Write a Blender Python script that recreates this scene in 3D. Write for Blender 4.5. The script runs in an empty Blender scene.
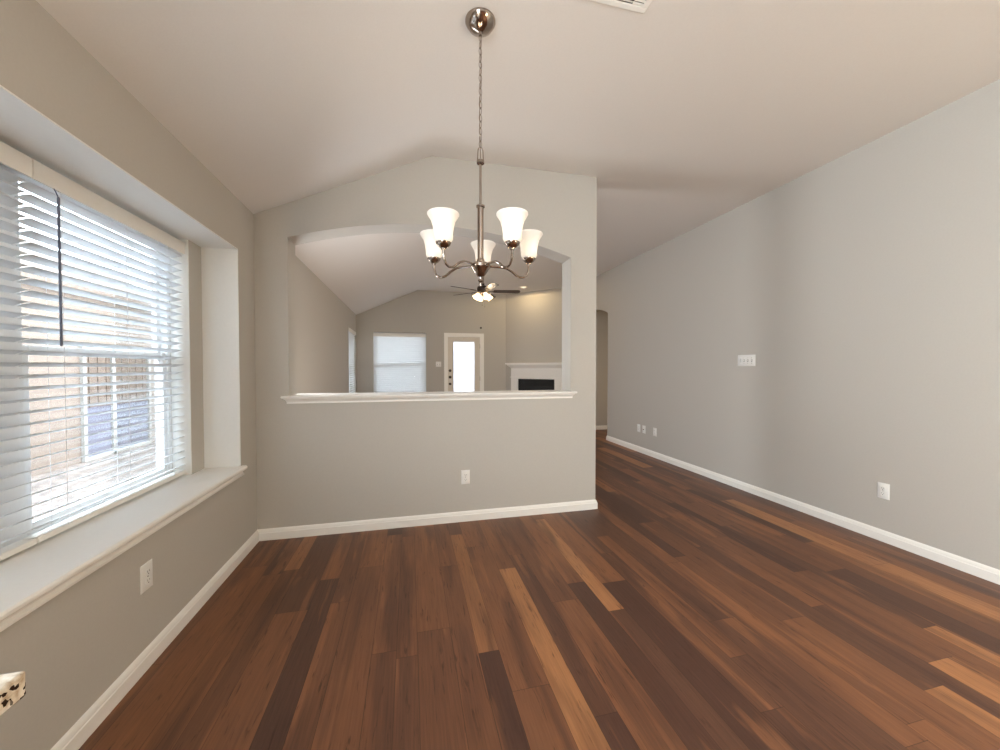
import bpy, bmesh, math, random
from mathutils import Vector, Matrix

random.seed(7)
R = math.radians
SC = bpy.context.scene
COL = SC.collection

# ------------------------------------------------------------------ camera, world, lights, exposure
H = 1.305
cam = bpy.data.cameras.new('camera')
cam.sensor_width = 36.0
cam.lens = 36.0 * 377.45 / 1000.0
cam.clip_start = 0.02
camo = bpy.data.objects.new('camera', cam)
COL.objects.link(camo)
camo.location = (0, 0, H)
camo.rotation_euler = (math.pi / 2 - 0.0196, 0, -0.2348)
SC.camera = camo

w = bpy.data.worlds.new('sky')
SC.world = w
w.use_nodes = True
bg = w.node_tree.nodes['Background']
bg.inputs['Color'].default_value = (0.80, 0.90, 1.0, 1)
bg.inputs['Strength'].default_value = 18.0

SC.view_settings.view_transform = 'Standard'
SC.view_settings.look = 'None'
SC.view_settings.gamma = 1.0
SC.view_settings.exposure = 0.0
SC.view_settings.use_curve_mapping = False
SC.cycles.use_denoising = True
SC.cycles.max_bounces = 10
SC.cycles.diffuse_bounces = 6
SC.cycles.transparent_max_bounces = 16
SC.cycles.sample_clamp_indirect = 6.0
SC.cycles.caustics_reflective = False
SC.cycles.caustics_refractive = False


def lamp(name, kind, loc, power, color=(1, 1, 1), rot=(0, 0, 0), **kw):
    l = bpy.data.lights.new(name, kind)
    l.energy = power
    l.color = color
    for k, v in kw.items():
        setattr(l, k, v)
    o = bpy.data.objects.new(name, l)
    COL.objects.link(o)
    o.location = loc
    o.rotation_euler = rot
    return o


lamp('sun', 'SUN', (4, 4, 9), 3.0, (1.0, 0.95, 0.88), (0, R(38), 0), angle=R(1.0))
# added cool fill on the left wall behind the camera, with no window there
lamp('kitchen_cool_fill', 'AREA', (-1.09, -1.7, 1.75), 262, (0.80, 0.915, 1.0), (0, R(-90), 0),
     shape='RECTANGLE', size=1.3, size_y=2.6)
# unseen warm fill added behind the camera at right, mainly for the left wall
lamp('kitchen_warm_fill', 'POINT', (2.6, -0.9, 0.95), 125, (1.0, 0.83, 0.56), shadow_soft_size=0.2)
# dim warm fill added out of sight in the hall beyond the arch
lamp('hall_warm_fill', 'POINT', (5.2, 6.64, 1.0), 15, (1.0, 0.70, 0.32), shadow_soft_size=0.08)
# added fill just behind the partition, brightening the far room's right wall
lamp('far_room_cool_fill', 'AREA', (-1.095, 3.755, 1.10), 36, (0.93, 0.97, 1.0), (0, R(-90), 0),
     shape='RECTANGLE', size=1.18, size_y=0.53)
# added fill hidden behind the half wall, shining towards the far room's left side
lamp('far_room_low_fill', 'AREA', (0.85, 3.66, 0.62), 25, (1.0, 0.92, 0.80),
     tuple(Vector((0.50, -0.85, 0.0)).to_track_quat('Z', 'Y').to_euler()), shape='RECTANGLE', size=0.8, size_y=0.6)

# ------------------------------------------------------------------ key measures (metres)
XL, XR = -1.122, 3.455        # left and right walls
YP, TP = 3.171, 0.20          # partition front and thickness
YF = 8.693                    # far wall
ZL, ZC = 2.443, 3.038         # low and high ceiling
XRG = 0.181                   # crease of the ceiling
XE = 1.666                    # end of the partition
XJ, XK = -0.895, 1.415        # pass-through jambs
YB = -4.3                     # wall behind the camera
REC0, REC1, XREC = 0.64, 2.901, -1.335
OP0, OP1 = 0.758, 2.748
ZS0, ZS1 = 0.634, 2.105       # window seat and head


def ceil_z(x):
    return ZC if x >= XRG else ZC + (x - XRG) * (ZC - ZL) / (XRG - XL)


# ------------------------------------------------------------------ materials
def srgb(r, g, b):
    def f(c):
        c /= 255.0
        return c / 12.92 if c <= 0.04045 else ((c + 0.055) / 1.055) ** 2.4
    return (f(r), f(g), f(b), 1)


class NT:
    def __init__(self, name):
        self.m = bpy.data.materials.new(name)
        self.m.use_nodes = True
        self.t = self.m.node_tree
        self.b = self.t.nodes.get('Principled BSDF')
        self.out = self.t.nodes.get('Material Output')

    def n(self, typ, **kw):
        x = self.t.nodes.new(typ)
        for k, v in kw.items():
            setattr(x, k, v)
        return x

    def l(self, a, b):
        self.t.links.new(a, b)

    def math(self, op, a, b=None, c=None):
        x = self.n('ShaderNodeMath', operation=op)
        for i, v in enumerate((a, b, c)):
            if v is None:
                continue
            if isinstance(v, (int, float)):
                x.inputs[i].default_value = v
            else:
                self.l(v, x.inputs[i])
        return x.outputs[0]

    def vec(self, x, y, z):
        c = self.n('ShaderNodeCombineXYZ')
        for i, v in enumerate((x, y, z)):
            if isinstance(v, (int, float)):
                c.inputs[i].default_value = v
            else:
                self.l(v, c.inputs[i])
        return c.outputs[0]

    def ramp(self, fac, stops, interp='LINEAR'):
        r = self.n('ShaderNodeValToRGB')
        e = r.color_ramp
        e.interpolation = interp
        while len(e.elements) < len(stops):
            e.elements.new(0.5)
        for el, (p, c) in zip(e.elements, stops):
            el.position = p
            el.color = c if len(c) == 4 else (*c, 1)
        self.l(fac, r.inputs[0])
        return r.outputs[0]

    def mix(self, fac, a, b, mode='MIX'):
        x = self.n('ShaderNodeMix', data_type='RGBA', blend_type=mode)
        for s, v in ((x.inputs[0], fac), (x.inputs[6], a), (x.inputs[7], b)):
            if isinstance(v, (int, float, tuple)):
                s.default_value = v
            else:
                self.l(v, s)
        return x.outputs[2]


def simple(name, color, rough=0.5, metal=0.0, noise=0.03, scale=60.0, bump=0.0, emis=None, emis_s=0.0, spec=None):
    k = NT(name)
    tc = k.n('ShaderNodeTexCoord')
    nz = k.n('ShaderNodeTexNoise')
    nz.inputs['Scale'].default_value = scale
    nz.inputs['Detail'].default_value = 4
    k.l(tc.outputs['Object'], nz.inputs['Vector'])
    lo = tuple(max(0, c * (1 - noise)) for c in color[:3]) + (1,)
    hi = tuple(min(1, c * (1 + noise)) for c in color[:3]) + (1,)
    k.l(k.ramp(nz.outputs['Fac'], [(0.3, lo), (0.7, hi)]), k.b.inputs['Base Color'])
    k.b.inputs['Roughness'].default_value = rough
    k.b.inputs['Metallic'].default_value = metal
    if spec is not None:
        k.b.inputs['Specular IOR Level'].default_value = spec
    if bump:
        bp = k.n('ShaderNodeBump')
        bp.inputs['Strength'].default_value = bump
        bp.inputs['Distance'].default_value = 0.002
        k.l(nz.outputs['Fac'], bp.inputs['Height'])
        k.l(bp.outputs[0], k.b.inputs['Normal'])
    if emis:
        k.b.inputs['Emission Color'].default_value = emis
        k.b.inputs['Emission Strength'].default_value = emis_s
    return k.m


M_WALL = simple('greige_wall_paint', (0.50, 0.472, 0.43, 1), 0.75, noise=0.015, scale=90, bump=0.12, spec=0.25)
M_CEIL = simple('ceiling_paint', (0.78, 0.755, 0.735, 1), 0.9, noise=0.012, scale=120, bump=0.15, spec=0.1)
M_TRIM = simple('white_trim_paint', (0.87, 0.845, 0.80, 1), 0.35, noise=0.01)
M_RECESS = simple('recess_window_lit_white', (0.80, 0.80, 0.78, 1), 0.55, noise=0.01)
M_VINYL = simple('white_vinyl', (0.80, 0.81, 0.82, 1), 0.4, noise=0.01)
M_PLATE = simple('white_plastic', (0.80, 0.79, 0.76, 1), 0.35, noise=0.01)
M_SLOT = simple('dark_slot', (0.05, 0.045, 0.04, 1), 0.6)
M_NICKEL = simple('brushed_nickel', (0.36, 0.30, 0.255, 1), 0.12, 1.0, noise=0.05, scale=40)
M_BRONZE = simple('dark_bronze', (0.055, 0.04, 0.032, 1), 0.35, 0.8)
M_WALNUT = simple('dark_walnut_blade', (0.035, 0.018, 0.012, 1), 0.35, noise=0.25, scale=18)
M_BLACK = simple('black_firebox', (0.006, 0.006, 0.006, 1), 0.6)
M_WAND = simple('silhouette_wand_plastic', (0.12, 0.14, 0.20, 1), 0.25)  # clear plastic wand; its backlit silhouette is put into the dark colour
M_CORD = simple('white_cord', (0.75, 0.76, 0.78, 1), 0.8)
M_CAB = simple('painted_cabinet', (0.55, 0.50, 0.44, 1), 0.45)
M_DOOR = simple('door_paint', (0.66, 0.60, 0.52, 1), 0.45, noise=0.01)


def glass_mat():
    k = NT('window_glass')
    tr = k.n('ShaderNodeBsdfTransparent')
    tr.inputs[0].default_value = (0.96, 0.98, 0.98, 1)
    gl = k.n('ShaderNodeBsdfGlossy')
    gl.inputs['Roughness'].default_value = 0.02
    fr = k.n('ShaderNodeLayerWeight')
    fr.inputs['Blend'].default_value = 0.15
    mx = k.n('ShaderNodeMixShader')
    k.l(k.math('MULTIPLY', fr.outputs['Fresnel'], 0.6), mx.inputs[0])
    k.l(tr.outputs[0], mx.inputs[1])
    k.l(gl.outputs[0], mx.inputs[2])
    k.l(mx.outputs[0], k.out.inputs[0])
    return k.m


def translucent_mat(name, color, t=0.3, tcolor=None, emis=None, es=0.0):
    k = NT(name)
    d = k.n('ShaderNodeBsdfDiffuse')
    d.inputs[0].default_value = color
    tl = k.n('ShaderNodeBsdfTranslucent')
    tl.inputs[0].default_value = tcolor or color
    mx = k.n('ShaderNodeMixShader')
    mx.inputs[0].default_value = t
    k.l(d.outputs[0], mx.inputs[1])
    k.l(tl.outputs[0], mx.inputs[2])
    last = mx.outputs[0]
    if emis:
        em = k.n('ShaderNodeEmission')
        em.inputs[0].default_value = emis
        em.inputs[1].default_value = es
        ad = k.n('ShaderNodeAddShader')
        k.l(last, ad.inputs[0])
        k.l(em.outputs[0], ad.inputs[1])
        last = ad.outputs[0]
    k.l(last, k.out.inputs[0])
    return k.m


M_GLASS = glass_mat()
M_SLAT = translucent_mat('white_faux_wood_slat', (0.82, 0.84, 0.86, 1), 0.32)
M_SLAT2 = translucent_mat('thick_white_slat', (0.82, 0.83, 0.84, 1), 0.10)
M_FROST = translucent_mat('frosted_door_glass', (0.85, 0.87, 0.92, 1), 0.75)
M_SHADE = translucent_mat('lit_frosted_shade', (0.82, 0.80, 0.77, 1), 0.30, emis=(1.0, 0.90, 0.78, 1), es=0.16)
M_FSHADE = translucent_mat('lit_fan_shade', (0.85, 0.78, 0.66, 1), 0.35, emis=(1.0, 0.78, 0.50, 1), es=1.6)
M_BULB = simple('glowing_bulb', (0.9, 0.85, 0.75, 1), 0.4, emis=(1.0, 0.85, 0.66, 1), emis_s=6.0)
M_LENS = simple('downlight_lens', (0.9, 0.85, 0.75, 1), 0.4, emis=(1.0, 0.80, 0.52, 1), emis_s=1.5)


def floor_mat():
    k = NT('acacia_plank_floor')
    tc = k.n('ShaderNodeTexCoord')
    sp = k.n('ShaderNodeSeparateXYZ')
    k.l(tc.outputs['Object'], sp.inputs[0])
    X, Y = sp.outputs[0], sp.outputs[1]
    P, w1, w2 = 0.365, 0.095, 0.255
    r = k.math('DIVIDE', k.math('ADD', X, 7.0), P)
    kk = k.math('FLOOR', r)
    fr = k.math('MULTIPLY', k.math('FRACT', r), P)
    row = k.math('ADD', k.math('MULTIPLY', kk, 3.0),
                 k.math('ADD', k.math('GREATER_THAN', fr, w1), k.math('GREATER_THAN', fr, w2)))
    wn = k.n('ShaderNodeTexWhiteNoise', noise_dimensions='1D')
    k.l(row, wn.inputs['W'])
    yy = k.math('ADD', k.math('DIVIDE', Y, 1.25), k.math('MULTIPLY', wn.outputs['Value'], 9.7))
    pl = k.math('FLOOR', yy)
    fy = k.math('FRACT', yy)
    wn2 = k.n('ShaderNodeTexWhiteNoise', noise_dimensions='2D')
    k.l(k.vec(row, pl, 0.0), wn2.inputs['Vector'])
    rnd = wn2.outputs['Value']
    base = k.ramp(rnd, [(0.0, srgb(76, 50, 40)), (0.22, srgb(92, 62, 47)), (0.45, srgb(108, 71, 50)),
                        (0.68, srgb(120, 79, 54)), (0.88, srgb(128, 84, 56)), (0.94, srgb(158, 108, 70)), (1.0, srgb(164, 113, 74))])

    def noise(sx, sy, sz, detail=5, dist=0.0):
        t = k.n('ShaderNodeTexNoise')
        t.inputs['Scale'].default_value = 1.0
        t.inputs['Detail'].default_value = detail
        t.inputs['Distortion'].default_value = dist
        k.l(k.vec(k.math('MULTIPLY', X, sx), k.math('MULTIPLY', Y, sy), k.math('MULTIPLY', rnd, sz)), t.inputs['Vector'])
        return t.outputs['Fac']
    sap = k.ramp(noise(11, 0.9, 57, 3, 0.6), [(0.56, (0, 0, 0)), (0.62, (0.55, 0.55, 0.55))])
    c = k.mix(sap, base, srgb(142, 94, 62))
    drk = k.ramp(noise(9, 0.8, 91, 3, 0.5), [(0.52, (0, 0, 0)), (0.68, (0.6, 0.6, 0.6))])
    c = k.mix(drk, c, srgb(72, 47, 38))
    streak = k.ramp(noise(62, 5.5, 23, 4, 1.4), [(0.60, (0, 0, 0)), (0.72, (0.7, 0.7, 0.7))])
    c = k.mix(streak, c, srgb(58, 32, 24))
    g = k.ramp(noise(160, 5, 31, 6), [(0.25, (0.80, 0.80, 0.80)), (0.75, (1.16, 1.16, 1.16))])
    c = k.mix(1.0, c, g, 'MULTIPLY')
    dx = k.math('MINIMUM', k.math('MINIMUM', fr, k.math('SUBTRACT', P, fr)),
                k.math('MINIMUM', k.math('ABSOLUTE', k.math('SUBTRACT', fr, w1)), k.math('ABSOLUTE', k.math('SUBTRACT', fr, w2))))
    dy = k.math('MULTIPLY', k.math('MINIMUM', fy, k.math('SUBTRACT', 1.0, fy)), 1.25)
    seam = k.math('LESS_THAN', k.math('MINIMUM', dx, dy), 0.0012)
    c = k.mix(k.math('MULTIPLY', seam, 0.55), c, srgb(34, 18, 14))
    k.l(c, k.b.inputs['Base Color'])
    k.b.inputs['Roughness'].default_value = 0.42
    k.b.inputs['Specular IOR Level'].default_value = 0.35
    bp = k.n('ShaderNodeBump')
    bp.inputs['Strength'].default_value = 0.25
    bp.inputs['Distance'].default_value = 0.001
    k.l(noise(160, 5, 31, 6), bp.inputs['Height'])
    k.l(bp.outputs[0], k.b.inputs['Normal'])
    return k.m


def granite_mat():
    k = NT('speckled_granite')
    tc = k.n('ShaderNodeTexCoord')
    v = k.n('ShaderNodeTexVoronoi')
    v.inputs['Scale'].default_value = 210
    k.l(tc.outputs['Object'], v.inputs['Vector'])
    nz = k.n('ShaderNodeTexNoise')
    nz.inputs['Scale'].default_value = 90
    nz.inputs['Detail'].default_value = 6
    k.l(tc.outputs['Object'], nz.inputs['Vector'])
    c1 = k.ramp(nz.outputs['Fac'], [(0.3, srgb(176, 152, 124)), (0.5, srgb(220, 208, 188)), (0.7, srgb(236, 230, 218))])
    sp = k.n('ShaderNodeSeparateColor')
    k.l(v.outputs['Color'], sp.inputs[0])
    dark = k.ramp(sp.outputs[0], [(0.0, (1, 1, 1)), (0.13, (1, 1, 1)), (0.16, (0, 0, 0))])
    c2 = k.mix(dark, c1, srgb(48, 36, 28))
    k.l(c2, k.b.inputs['Base Color'])
    k.b.inputs['Roughness'].default_value = 0.12
    return k.m


M_FLOOR = floor_mat()
M_GRANITE = granite_mat()
M_GROUND = simple('gravel_yard', srgb(92, 82, 76), 0.95, noise=0.55, scale=9, bump=0.4)
M_BRICK = simple('tan_neighbour_wall', srgb(104, 90, 80), 0.9, noise=0.12, scale=14)
M_SHINGLE = simple('brown_shingles', srgb(98, 84, 75), 0.95, noise=0.3, scale=22)
M_FENCE = simple('cedar_fence', srgb(84, 68, 56), 0.9, noise=0.25, scale=12)
M_NPANE = simple('blue_grey_pane', srgb(86, 85, 96), 0.15, noise=0.08, scale=3)  # blue-grey stands in for sky reflected in the lower glass
M_NFRAME = simple('cream_neighbour_trim', srgb(128, 124, 118), 0.6, noise=0.03)
M_CURT = simple('brown_curtain', srgb(84, 69, 58), 0.9, noise=0.2, scale=20)


# ------------------------------------------------------------------ mesh helpers
def box(bm, a, b):
    x0, y0, z0 = (min(p, q) for p, q in zip(a, b))
    x1, y1, z1 = (max(p, q) for p, q in zip(a, b))
    v = [bm.verts.new(p) for p in ((x0, y0, z0), (x1, y0, z0), (x1, y1, z0), (x0, y1, z0),
                                   (x0, y0, z1), (x1, y0, z1), (x1, y1, z1), (x0, y1, z1))]
    for f in ((0, 3, 2, 1), (4, 5, 6, 7), (0, 1, 5, 4), (1, 2, 6, 5), (2, 3, 7, 6), (3, 0, 4, 7)):
        bm.faces.new([v[i] for i in f])
    return v


def prism(bm, poly, axis, a, b):
    """poly extruded from a to b; 'x': (y,z), 'y': (x,z), 'z': (x,y)"""
    def P(p, t):
        return {'x': (t, p[0], p[1]), 'y': (p[0], t, p[1]), 'z': (p[0], p[1], t)}[axis]
    A = [bm.verts.new(P(p, a)) for p in poly]
    B = [bm.verts.new(P(p, b)) for p in poly]
    bm.faces.new(A)
    bm.faces.new(B[::-1])
    n = len(poly)
    for i in range(n):
        j = (i + 1) % n
        bm.faces.new((A[j], A[i], B[i], B[j]))
    return A + B


def lathe(bm, prof, seg=28, mat=None, cap=True):
    rings = []
    M = mat or Matrix.Identity(4)
    for r, z in prof:
        if r < 1e-5:
            rings.append([bm.verts.new(M @ Vector((0, 0, z)))])
        else:
            rings.append([bm.verts.new(M @ Vector((r * math.cos(2 * math.pi * i / seg), r * math.sin(2 * math.pi * i / seg), z)))
                          for i in range(seg)])
    for A, B in zip(rings, rings[1:]):
        for i in range(seg):
            j = (i + 1) % seg
            if len(A) == 1 and len(B) == 1:
                continue
            if len(A) == 1:
                bm.faces.new((A[0], B[j], B[i]))
            elif len(B) == 1:
                bm.faces.new((A[i], A[j], B[0]))
            else:
                bm.faces.new((A[i], A[j], B[j], B[i]))
    if cap:
        for ring in (rings[0], rings[-1]):
            if len(ring) > 1:
                try:
                    bm.faces.new(ring)
                except ValueError:
                    pass


def tube(bm, pts, rad, seg=10, closed=False):
    pts = [Vector(p) for p in pts]
    n = len(pts)
    rads = rad if isinstance(rad, (list, tuple)) else [rad] * n
    up = None
    rings = []
    for i, p in enumerate(pts):
        if closed:
            d = (pts[(i + 1) % n] - pts[i - 1]).normalized()
        else:
            d = (pts[min(i + 1, n - 1)] - pts[max(i - 1, 0)]).normalized()
        if up is None:
            up = d.orthogonal().normalized()
        up = (up - d * up.dot(d))
        if up.length < 1e-6:
            up = d.orthogonal()
        up.normalize()
        s = d.cross(up)
        rings.append([bm.verts.new(p + (up * math.cos(2 * math.pi * k / seg) + s * math.sin(2 * math.pi * k / seg)) * rads[i])
                      for k in range(seg)])
    pairs = list(zip(rings, rings[1:])) + ([(rings[-1], rings[0])] if closed else [])
    for A, B in pairs:
        for k in range(seg):
            j = (k + 1) % seg
            bm.faces.new((A[k], A[j], B[j], B[k]))
    if not closed:
        bm.faces.new(rings[0][::-1])
        bm.faces.new(rings[-1])


def spline(pts, n=8):
    P = [Vector(p) for p in pts]
    P = [P[0] * 2 - P[1]] + P + [P[-1] * 2 - P[-2]]
    out = []
    for i in range(1, len(P) - 2):
        a, b, c, d = P[i - 1], P[i], P[i + 1], P[i + 2]
        for k in range(n):
            t = k / n
            out.append(0.5 * ((2 * b) + (c - a) * t + (2 * a - 5 * b + 4 * c - d) * t * t + (3 * b - a - 3 * c + d) * t ** 3))
    out.append(P[-2])
    return out


def obj(name, bm, mat, parent=None, bevel=0.0, smooth=True):
    bmesh.ops.recalc_face_normals(bm, faces=bm.faces)
    me = bpy.data.meshes.new(name)
    bm.to_mesh(me)
    bm.free()
    me.materials.append(mat)
    if smooth:
        for p in me.polygons:
            p.use_smooth = True
        me.set_sharp_from_angle(angle=R(35))
    o = bpy.data.objects.new(name, me)
    COL.objects.link(o)
    if parent:
        o.parent = parent
    if bevel:
        md = o.modifiers.new('bevel', 'BEVEL')
        md.width = bevel
        md.segments = 2
        md.limit_method = 'ANGLE'
        md.angle_limit = R(40)
    return o


def new():
    return bmesh.new()


def boxes(*bs):
    bm = new()
    for a, b in bs:
        box(bm, a, b)
    return bm


def tag(o, label, cat, group=None):
    o['label'] = label
    o['category'] = cat
    if group:
        o['group'] = group
    return o


def empty(name, loc=(0, 0, 0), rz=0.0):
    o = bpy.data.objects.new(name, None)
    COL.objects.link(o)
    o.location = loc
    o.rotation_euler = (0, 0, rz)
    o.empty_display_size = 0.1
    return o


def thing(name, label, cat, loc=(0, 0, 0), rz=0.0, group=None):
    return tag(empty(name, loc, rz), label, cat, group)


def struct(name, bm, mat, label=None, cat=None, bevel=0.0):
    o = obj(name, bm, mat, bevel=bevel)
    o['kind'] = 'structure'
    if label:
        tag(o, label, cat)
    return o


# ------------------------------------------------------------------ room shell
XO = -1.52                     # outer face of the left wall
struct('floor', boxes(((XO, YB - 0.1, -0.12), (6.2, YF + 0.14, 0.0))), M_FLOOR,
       'dark reddish brown wood plank floor running through both rooms', 'floor')

bm = new()
prism(bm, [(XO - 0.1, ceil_z(XO - 0.1)), (XRG, ZC), (6.2, ZC), (6.2, ZC + 0.15), (XRG, ZC + 0.15), (XO - 0.1, ceil_z(XO - 0.1) + 0.17)],
      'y', YB - 0.15, YF + 0.15)
struct('ceiling', bm, M_CEIL, 'pale ceiling, sloped down at left and flat at right', 'ceiling')

# left wall with the boxed window recess and the small side window of the far room
LW0, LW1, LWZ0, LWZ1 = 7.62, 8.56, 0.62, 2.085
bm = new()
EPS = 0.02


def lw(y0, y1, z0, z1, x0=XO, x1=XL):
    if z1 is None:
        prism(bm, [(x0, z0), (x1, z0), (x1, ceil_z(x1) + EPS), (x0, ceil_z(x0) + EPS)], 'y', y0, y1)
    else:
        box(bm, (x0, y0, z0), (x1, y1, z1))


lw(YB - 0.1, REC0, 0, None)
lw(REC0, REC1, 0, ZS0 - 0.03)
lw(REC0, REC1, ZS1, None)
lw(REC0, OP0, ZS0 - 0.03, ZS1, XO, XREC)
lw(OP1, REC1, ZS0 - 0.03, ZS1, XO, XREC)
lw(REC1, LW0, 0, None)
lw(LW0, LW1, 0, LWZ0)
lw(LW0, LW1, LWZ1, None)
lw(LW1, YF + 0.12, 0, None)
struct('wall_left', bm, M_WALL, 'greige left wall with the deep window recess', 'wall')

# right wall with the arched hall opening
HA0, HA1 = 6.14, 7.14
bm = new()
box(bm, (XR, YB - 0.1, 0), (XR + 0.12, HA0, ZC + EPS))
box(bm, (XR, HA1, 0), (XR + 0.12, YF + 0.12, ZC + EPS))
arc = []
for i in range(25):
    t = -1 + 2 * i / 24
    arc.append(((HA0 + HA1) / 2 + t * (HA1 - HA0) / 2, 2.28 + 0.125 * (1 - t * t)))
prism(bm, arc + [(HA1, ZC + EPS), (HA0, ZC + EPS)], 'x', XR, XR + 0.12)
struct('wall_right', bm, M_WALL, 'long greige right wall with an arched hall opening at its far end', 'wall')

bm = new()
box(bm, (XR + 0.12, 7.22, 0), (6.1, 7.34, ZC + EPS))
box(bm, (XR + 0.12, 5.94, 0), (6.1, 6.06, ZC + EPS))
box(bm, (6.0, 6.06, 0), (6.1, 7.22, ZC + EPS))
struct('wall_hall', bm, M_WALL, 'tan hall walls seen dimly through the arched opening', 'wall')

# far wall with window and patio door
FW = (-0.775, 0.362, 0.62, 2.085)
FD = (0.835, 1.62, 0.0, 2.03)
bm = new()
y0, y1 = YF, YF + 0.14
for xa, xb, za, zb in ((XO, FW[0], 0, None), (FW[0], FW[1], 0, FW[2]), (FW[0], FW[1], FW[3], None), (FW[1], FD[0], 0, None),
                       (FD[0], FD[1], FD[3], None), (FD[1], XR + 0.12, 0, None)):
    if zb is None:
        top = [(xb, ceil_z(xb) + EPS)] + ([(XRG, ZC + EPS)] if xa < XRG < xb else []) + [(xa, ceil_z(xa) + EPS)]
        prism(bm, [(xa, za), (xb, za)] + top, 'y', y0, y1)
    else:
        box(bm, (xa, y0, za), (xb, y1, zb))
struct('wall_back', bm, M_WALL, 'far greige wall with a blind covered window and patio door', 'wall')

# diagonal wall behind the fireplace
DX, DY = 2.222, YF
bm = new()
prism(bm, [(DX, YF), (XR, YF - (XR - DX)), (XR, YF)], 'z', 0, ZC + EPS)
struct('wall_diagonal', bm, M_WALL, 'diagonal corner wall above the white fireplace', 'wall')

# partition with the arched pass-through
CAPB, CAPT = 1.030, 1.090
bm = new()
y0, y1 = YP, YP + TP
box(bm, (XL - 0.01, y0, 0), (XE, y1, CAPB))
prism(bm, [(XL - 0.01, CAPB), (XJ, CAPB), (XJ, ceil_z(XJ) + EPS), (XL - 0.01, ceil_z(XL - 0.01) + EPS)], 'y', y0, y1)
box(bm, (XK, y0, CAPB), (XE, y1, ZC + EPS))
arc = []
for i in range(41):
    t = -1 + 2 * i / 40
    arc.append(((XJ + XK) / 2 + t * (XK - XJ) / 2, 2.292 + 0.185 * (1 - t * t)))
prism(bm, arc + [(XK, ZC + EPS), (XRG, ZC + EPS), (XJ, ceil_z(XJ) + EPS)], 'y', y0, y1)
struct('wall_partition', bm, M_WALL, 'greige partition with the arched pass-through and half wall', 'wall')

# wall behind the camera
bm = new()
prism(bm, [(XO, 0), (XR + 0.12, 0), (XR + 0.12, ZC + EPS), (XRG, ZC + EPS), (XO, ceil_z(XO) + EPS)], 'y', YB - 0.12, YB)
struct('wall_front', bm, M_WALL, 'plain greige kitchen wall behind the camera', 'wall')

# ------------------------------------------------------------------ baseboards and trims
BPROF = [(0, 0), (0.015, 0), (0.015, 0.056), (0.0115, 0.060), (0.0115, 0.066), (0.007, 0.076), (0.003, 0.083), (0, 0.085)]


def base_run(bm, p, q, n, ea=0.0, eb=0.0):
    """skirting from p to q (floor points), protruding along n; ea/eb lengthen the ends in mitred fashion"""
    p, q, n = Vector(p), Vector(q), Vector(n)
    d = (q - p).normalized()
    A, B = [], []
    for o_, z in BPROF:
        A.append(bm.verts.new(((p - d * o_ * ea + n * o_).x, (p - d * o_ * ea + n * o_).y, z)))
        B.append(bm.verts.new(((q + d * o_ * eb + n * o_).x, (q + d * o_ * eb + n * o_).y, z)))
    bm.faces.new(A)
    bm.faces.new(B[::-1])
    k = len(A)
    for i in range(k):
        j = (i + 1) % k
        bm.faces.new((A[i], A[j], B[j], B[i]))


bm = new()
base_run(bm, (XL, 0.60), (XL, YP), (1, 0), 0, -1)
struct('baseboard_left', bm, M_TRIM, 'white baseboard along the left wall under the window', 'baseboard')
bm = new()
base_run(bm, (XL, YP), (XE, YP), (0, -1), -1, 1)
base_run(bm, (XE, YP), (XE, YP + TP), (1, 0), 1, 1)
base_run(bm, (XE, YP + TP), (XL, YP + TP), (0, 1), 1, -1)
struct('baseboard_partition', bm, M_TRIM, 'white baseboard along the foot of the partition', 'baseboard')
bm = new()
base_run(bm, (XR, HA0), (XR, YB), (-1, 0), 1, 0)
base_run(bm, (XR + 0.12, HA0), (XR, HA0), (0, 1), 0, 1)
base_run(bm, (XR, YF - (XR - DX)), (XR, HA1), (-1, 0), -0.4, 0)
struct('baseboard_right', bm, M_TRIM, 'white baseboard along the foot of the right wall', 'baseboard')
bm = new()
base_run(bm, (6.0, 7.22), (XR + 0.12, 7.22), (0, -1))
struct('baseboard_hall', bm, M_TRIM, 'pale baseboard on the hall wall beyond the arch', 'baseboard')
bm = new()
base_run(bm, (XL, YP + TP), (XL, YF), (1, 0), -1, -1)
base_run(bm, (XL, YF), (FD[0] - 0.07, YF), (0, -1), -1, 0)
base_run(bm, (FD[1] + 0.07, YF), (DX, YF), (0, -1), 0, 0)
struct('baseboard_back', bm, M_TRIM, 'white baseboard of the far room on either side of its patio door', 'baseboard')

# window stool (seat board) with bullnose and apron moulding
bm = new()
prism(bm, [(XREC - 0.13, ZS0 - 0.03), (XL + 0.018, ZS0 - 0.03), (XL + 0.027, ZS0 - 0.027), (XL + 0.032, ZS0 - 0.020),
           (XL + 0.032, ZS0 - 0.010), (XL + 0.027, ZS0 - 0.003), (XL + 0.018, ZS0), (XREC - 0.13, ZS0)], 'y', OP0, OP1)
for a, b in ((REC0, OP0), (OP1, REC1)):
    prism(bm, [(XREC, ZS0 - 0.03), (XL + 0.018, ZS0 - 0.03), (XL + 0.027, ZS0 - 0.027), (XL + 0.032, ZS0 - 0.020),
               (XL + 0.032, ZS0 - 0.010), (XL + 0.027, ZS0 - 0.003), (XL + 0.018, ZS0), (XREC, ZS0)], 'y', a, b)
for a, b in ((REC0 - 0.02, REC0), (REC1, REC1 + 0.022)):
    prism(bm, [(XL, ZS0 - 0.03), (XL + 0.018, ZS0 - 0.03), (XL + 0.027, ZS0 - 0.027), (XL + 0.032, ZS0 - 0.020),
               (XL + 0.032, ZS0 - 0.010), (XL + 0.027, ZS0 - 0.003), (XL + 0.018, ZS0), (XL, ZS0)], 'y', a, b)
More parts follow.
